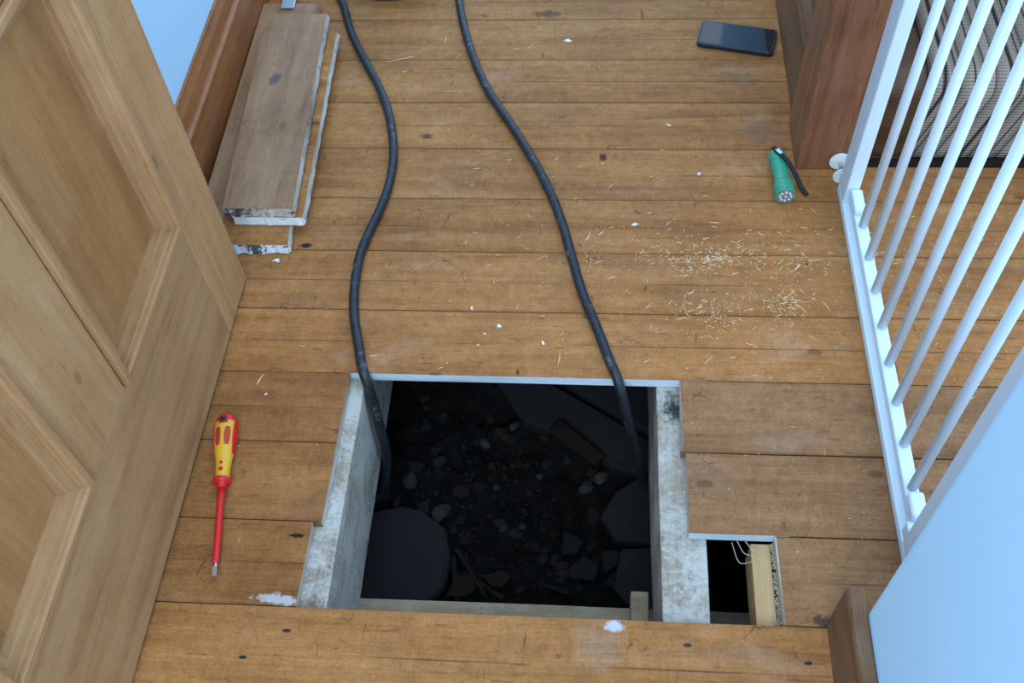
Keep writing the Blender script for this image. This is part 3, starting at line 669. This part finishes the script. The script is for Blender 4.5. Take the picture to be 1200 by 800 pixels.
def ribbon(pts, wid, th, side):
    bm = bmesh.new(); P = spline(pts, 6); rows = []; side = Vector(side).normalized()
    for i, p in enumerate(P):
        d = (P[min(i + 1, len(P) - 1)] - P[max(i - 1, 0)]).normalized(); s = (side - d * side.dot(d)).normalized(); n = d.cross(s)
        rows.append([bm.verts.new(p + s * a * wid / 2 + n * b * th / 2) for a, b in ((-1, -1), (1, -1), (1, 1), (-1, 1))])
    for a, b in zip(rows, rows[1:]):
        for k in range(4): bm.faces.new((a[k], a[(k + 1) % 4], b[(k + 1) % 4], b[k]))
    bm.faces.new(rows[0][::-1]); bm.faces.new(rows[-1]); return bm
inv = (Matrix.Translation((.3665, 1.374, .0197)) @ Matrix.Rotation(math.radians(3.2), 4, 'Z') @ Matrix.Diagonal((1.15, 1.0, 1.15, 1))).inverted()
def tl(*p): return tuple(inv @ Vector(p))
s_ = obj('wrist_strap', ribbon([tl(.350, 1.487, .0385), tl(.361, 1.468, .0405), tl(.377, 1.446, .037), tl(.3945, 1.421, .018), tl(.402, 1.408, .008), tl(.411, 1.393, .0045)], .0075, .0032, (.8, .55, .1)), 'strap', to)
obj('clip', ribbon([tl(.3560, 1.477, .0425), tl(.3635, 1.465, .0426)], .0062, .0022, (.8, .55, .1)), 'steel', s_)

# ------------------------------------------------------------------ phone
ph = empty('phone', (.3105, 1.861, 0), math.radians(-12.9)); tag(ph, 'dark phone in a navy case lying beside the scuffed skirting', 'phone')
def rbox(lx, ly, r, z0, z1, seg=8, inset=0.0):
    bm = bmesh.new(); ring = []
    for cx, cy, a0 in ((lx / 2 - r, ly / 2 - r, 0), (-lx / 2 + r, ly / 2 - r, 90), (-lx / 2 + r, -ly / 2 + r, 180), (lx / 2 - r, -ly / 2 + r, 270)):
        for i in range(seg + 1):
            a = math.radians(a0 + 90 * i / seg); ring.append((cx + r * math.cos(a), cy + r * math.sin(a)))
    b = [bm.verts.new((x, y, z0)) for x, y in ring]; t = [bm.verts.new((x, y, z1)) for x, y in ring]; n = len(ring)
    for i in range(n): bm.faces.new((b[i], b[(i + 1) % n], t[(i + 1) % n], t[i]))
    bm.faces.new(b[::-1]); bm.faces.new(t); return bm
obj('case', rbox(.166, .083, .011, .0004, .0118), 'case', ph, bev=.0022, seg=3)
obj('screen', rbox(.157, .0745, .008, .0112, .0122), 'screen', ph)

# ------------------------------------------------------------------ things at the far edge of view
co = empty('cable_drum', (-.49, 2.123, 0)); tag(co, 'round dark grey plastic drum standing on the floor between the cables', 'drum')
obj('flange', lathe([(.0005, .114), (.004, .117), (.010, .117), (.014, .113)], 64, 'z'), 'coil', co)
obj('core', lathe([(.014, .05), (.10, .05)], 40, 'z'), 'coil', co, True)
obj('flange', lathe([(.100, .100), (.104, .104), (.108, .104), (.112, .100)], 64, 'z'), 'coil', co)
ch = empty('cold_chisel', (-.709, 1.951, .0245)); tag(ch, 'shiny grey steel chisel tip lying on the board against the skirting', 'chisel')
bm = bx(-.016, .016, 0, .05, -.0035, .0045)
for v in bm.verts:
    if v.co.y < .01: v.co.z *= .4
obj('blade', bm, 'steel', ch, bev=.0015); obj('shank', lathe([(.048, .009), (.19, .009)], 10, 'y'), 'black', ch)

# ------------------------------------------------------------------ loose bits on the floor
def sliver(bm, x, y, a, ln, wd, z=.0012, bend=.25):
    d = Vector((math.cos(a), math.sin(a), 0)); n = Vector((-d.y, d.x, 0)); c = Vector((x, y, z))
    b = n * ln * random.uniform(-bend, bend)
    P = [c - d * ln / 2, c + b * .5, c + d * ln / 2]; W = [.35, 1, .3]; rows = []
    for p, w_ in zip(P, W): rows.append([bm.verts.new(p + n * wd * w_ / 2 - Vector((0, 0, .0006))), bm.verts.new(p - n * wd * w_ / 2 - Vector((0, 0, .0006))), bm.verts.new(p + Vector((0, 0, wd * .35)))])
    for q, r in zip(rows, rows[1:]):
        for k in range(3): bm.faces.new((q[k], q[(k + 1) % 3], r[(k + 1) % 3], r[k]))
    bm.faces.new(rows[0][::-1]); bm.faces.new(rows[-1])
random.seed(5)
CABLE_XY = [(p.x, p.y) for p in spline(ptsR, 8) + spline(ptsL, 8)]
bm = bmesh.new()
for (cx, cy, sx, sy, n) in ((.235, 1.243, .045, .016, 150), (.20, 1.225, .04, .014, 60), (.345, 1.135, .03, .020, 95), (.205, 1.118, .035, .016, 80), (.37, 1.215, .045, .016, 45), (.235, 1.08, .05, .02, 45), (.05, 1.235, .10, .045, 70), (.42, 1.27, .06, .05, 35), (.56, 1.22, .09, .06, 80), (.25, 1.17, .16, .09, 120), (.60, 1.0, .08, .05, 30), (.0, 1.35, .2, .12, 60), (-.1, 1.6, .25, .22, 45), (.0, 1.1, .25, .08, 60), (.3, .75, .12, .1, 25), (-.5, .8, .1, .12, 10)):
    for i in range(n):
        x, y = random.gauss(cx, sx), random.gauss(cy, sy)
        if -.44 < x < .17 and .54 < y < .967 or .15 < x < .30 and .54 < y < .69: continue
        if x > .46 and x < .51 and y < 1.42: continue
        if min((x - p[0]) ** 2 + (y - p[1]) ** 2 for p in CABLE_XY) < .021 ** 2 or (x > .32 and x < .42 and y > 1.36): continue
        if x < -.60 or x > 1.2 or y > 1.95 or (x > .39 and y > 1.46) or y < .56: continue
        ln = random.choice((.003, .004, .005, .007, .010, .014)) * random.uniform(.7, 1.2)
        sliver(bm, x, y, random.uniform(0, 6.3), ln, random.uniform(.0007, .0015))
tag(obj('sawdust', bm, 'straw'), 'pale straw coloured sawdust and fine splinters strewn over the boards', 'sawdust', kind='stuff')
for x, y, a, ln, wd, lab in ((.217, 1.232, -1.1, .020, .0032, 'short fat pale splinter among the sawdust'), (.355, 1.152, .75, .036, .0014, 'long thin pale splinter across the sawdust patch'), (.417, 1.125, -1.15, .030, .0014, 'thin pale splinter near the white gate rail'), (.375, 1.215, .9, .022, .0028, 'forked looking pale splinter between the sawdust patches'), (-.006, 1.285, 1.2, .025, .0022, 'pale splinter close beside the bare cable'), (.018, 1.293, .8, .015, .0020, 'short pale splinter beside the bare cable'),
    (-.052, 1.003, 1.5, .030, .0022, 'upright pale splinter on the board behind the hatch'), (-.335, 1.868, 1.45, .014, .003, 'pale chip lying between the two cables'), (-.30, 1.81, 1.1, .030, .0012, 'thin pale sliver beside the bare cable'), (-.43, 1.80, .28, .065, .0012, 'long thin scratchy sliver between the two cables'), (-.57, .945, 1.25, .022, .0022, 'pale splinter near the screwdriver handle'), (.205, 1.005, .8, .022, .0016, 'thin pale splinter near the hatch corner')):
    b2 = bmesh.new(); sliver(b2, x, y, a, ln, wd, .0012, .12); tag(obj('wood_splinter', b2, 'straw'), lab, 'splinter', 'loose wood splinters')
def flake(x, y, s, a, lab, mat='flake'):
    b2 = bmesh.new(); n = 9; T, B = [], []
    for i in range(n):
        t = 2 * math.pi * i / n; r = s * random.uniform(.18, 1.1); p = Matrix.Rotation(a, 3, 'Z') @ Vector((r * math.cos(t), .55 * r * math.sin(t), 0))
        T.append(b2.verts.new((x + p.x, y + p.y, .0012 + random.uniform(.0004, .0025)))); B.append(b2.verts.new((x + p.x, y + p.y, .0002)))
    for i in range(n): b2.faces.new((T[i], T[(i + 1) % n], B[(i + 1) % n], B[i]))
    b2.faces.new(T); b2.faces.new(B[::-1]); tag(obj('paint_flake', b2, mat), lab, 'paint flake', 'white flakes on the boards')
for x, y, s, a, lab in ((-.213, 1.109, .006, 2.0, 'small white paint flake lying on a board seam'), (-.162, 1.070, .0085, .2, 'largest crumpled white paint flake between the cables'), (-.185, 1.052, .0035, 0, 'tiny white paint crumb beside the crumpled flake'), (-.195, 1.028, .004, 1.3, 'narrow white paint crumb nearer the hatch'), (-.081, 1.035, .006, 1.6, 'white paint flake beside the bare cable, near the hatch'), (-.058, 1.862, .011, .3, 'pale curled chip near the far end of the boards'),
    (.155, 1.59, .006, 0, 'round white crumb on the boards towards the phone'), (.082, 1.315, .007, .1, 'pale chip on the boards between cable and torch'), (.21, 1.45, .005, .2, 'small pale crumb on the boards towards the torch'), (-.553, .915, .004, .9, 'tiny white crumb near the screwdriver'), (-.595, 1.215, .011, .1, 'thin grey white paint smear flake below the stack')):
    flake(x, y, s, a, lab)
# nail heads in the near boards, as pieces of the floor
for x, y, a in ((-.438, .504, .1), (.149, .507, 0), (.317, .488, .1), (-.495, .462, 0)):
    b2 = lathe([(-.004, .004), (.0004, .0042), (.0008, .003)], 10, 'z')
    for v in b2.verts: v.co.x *= 1.5; v.co.y *= .6; v.co.x += x; v.co.y += y
    obj('nail_head', b2, 'black', floor)
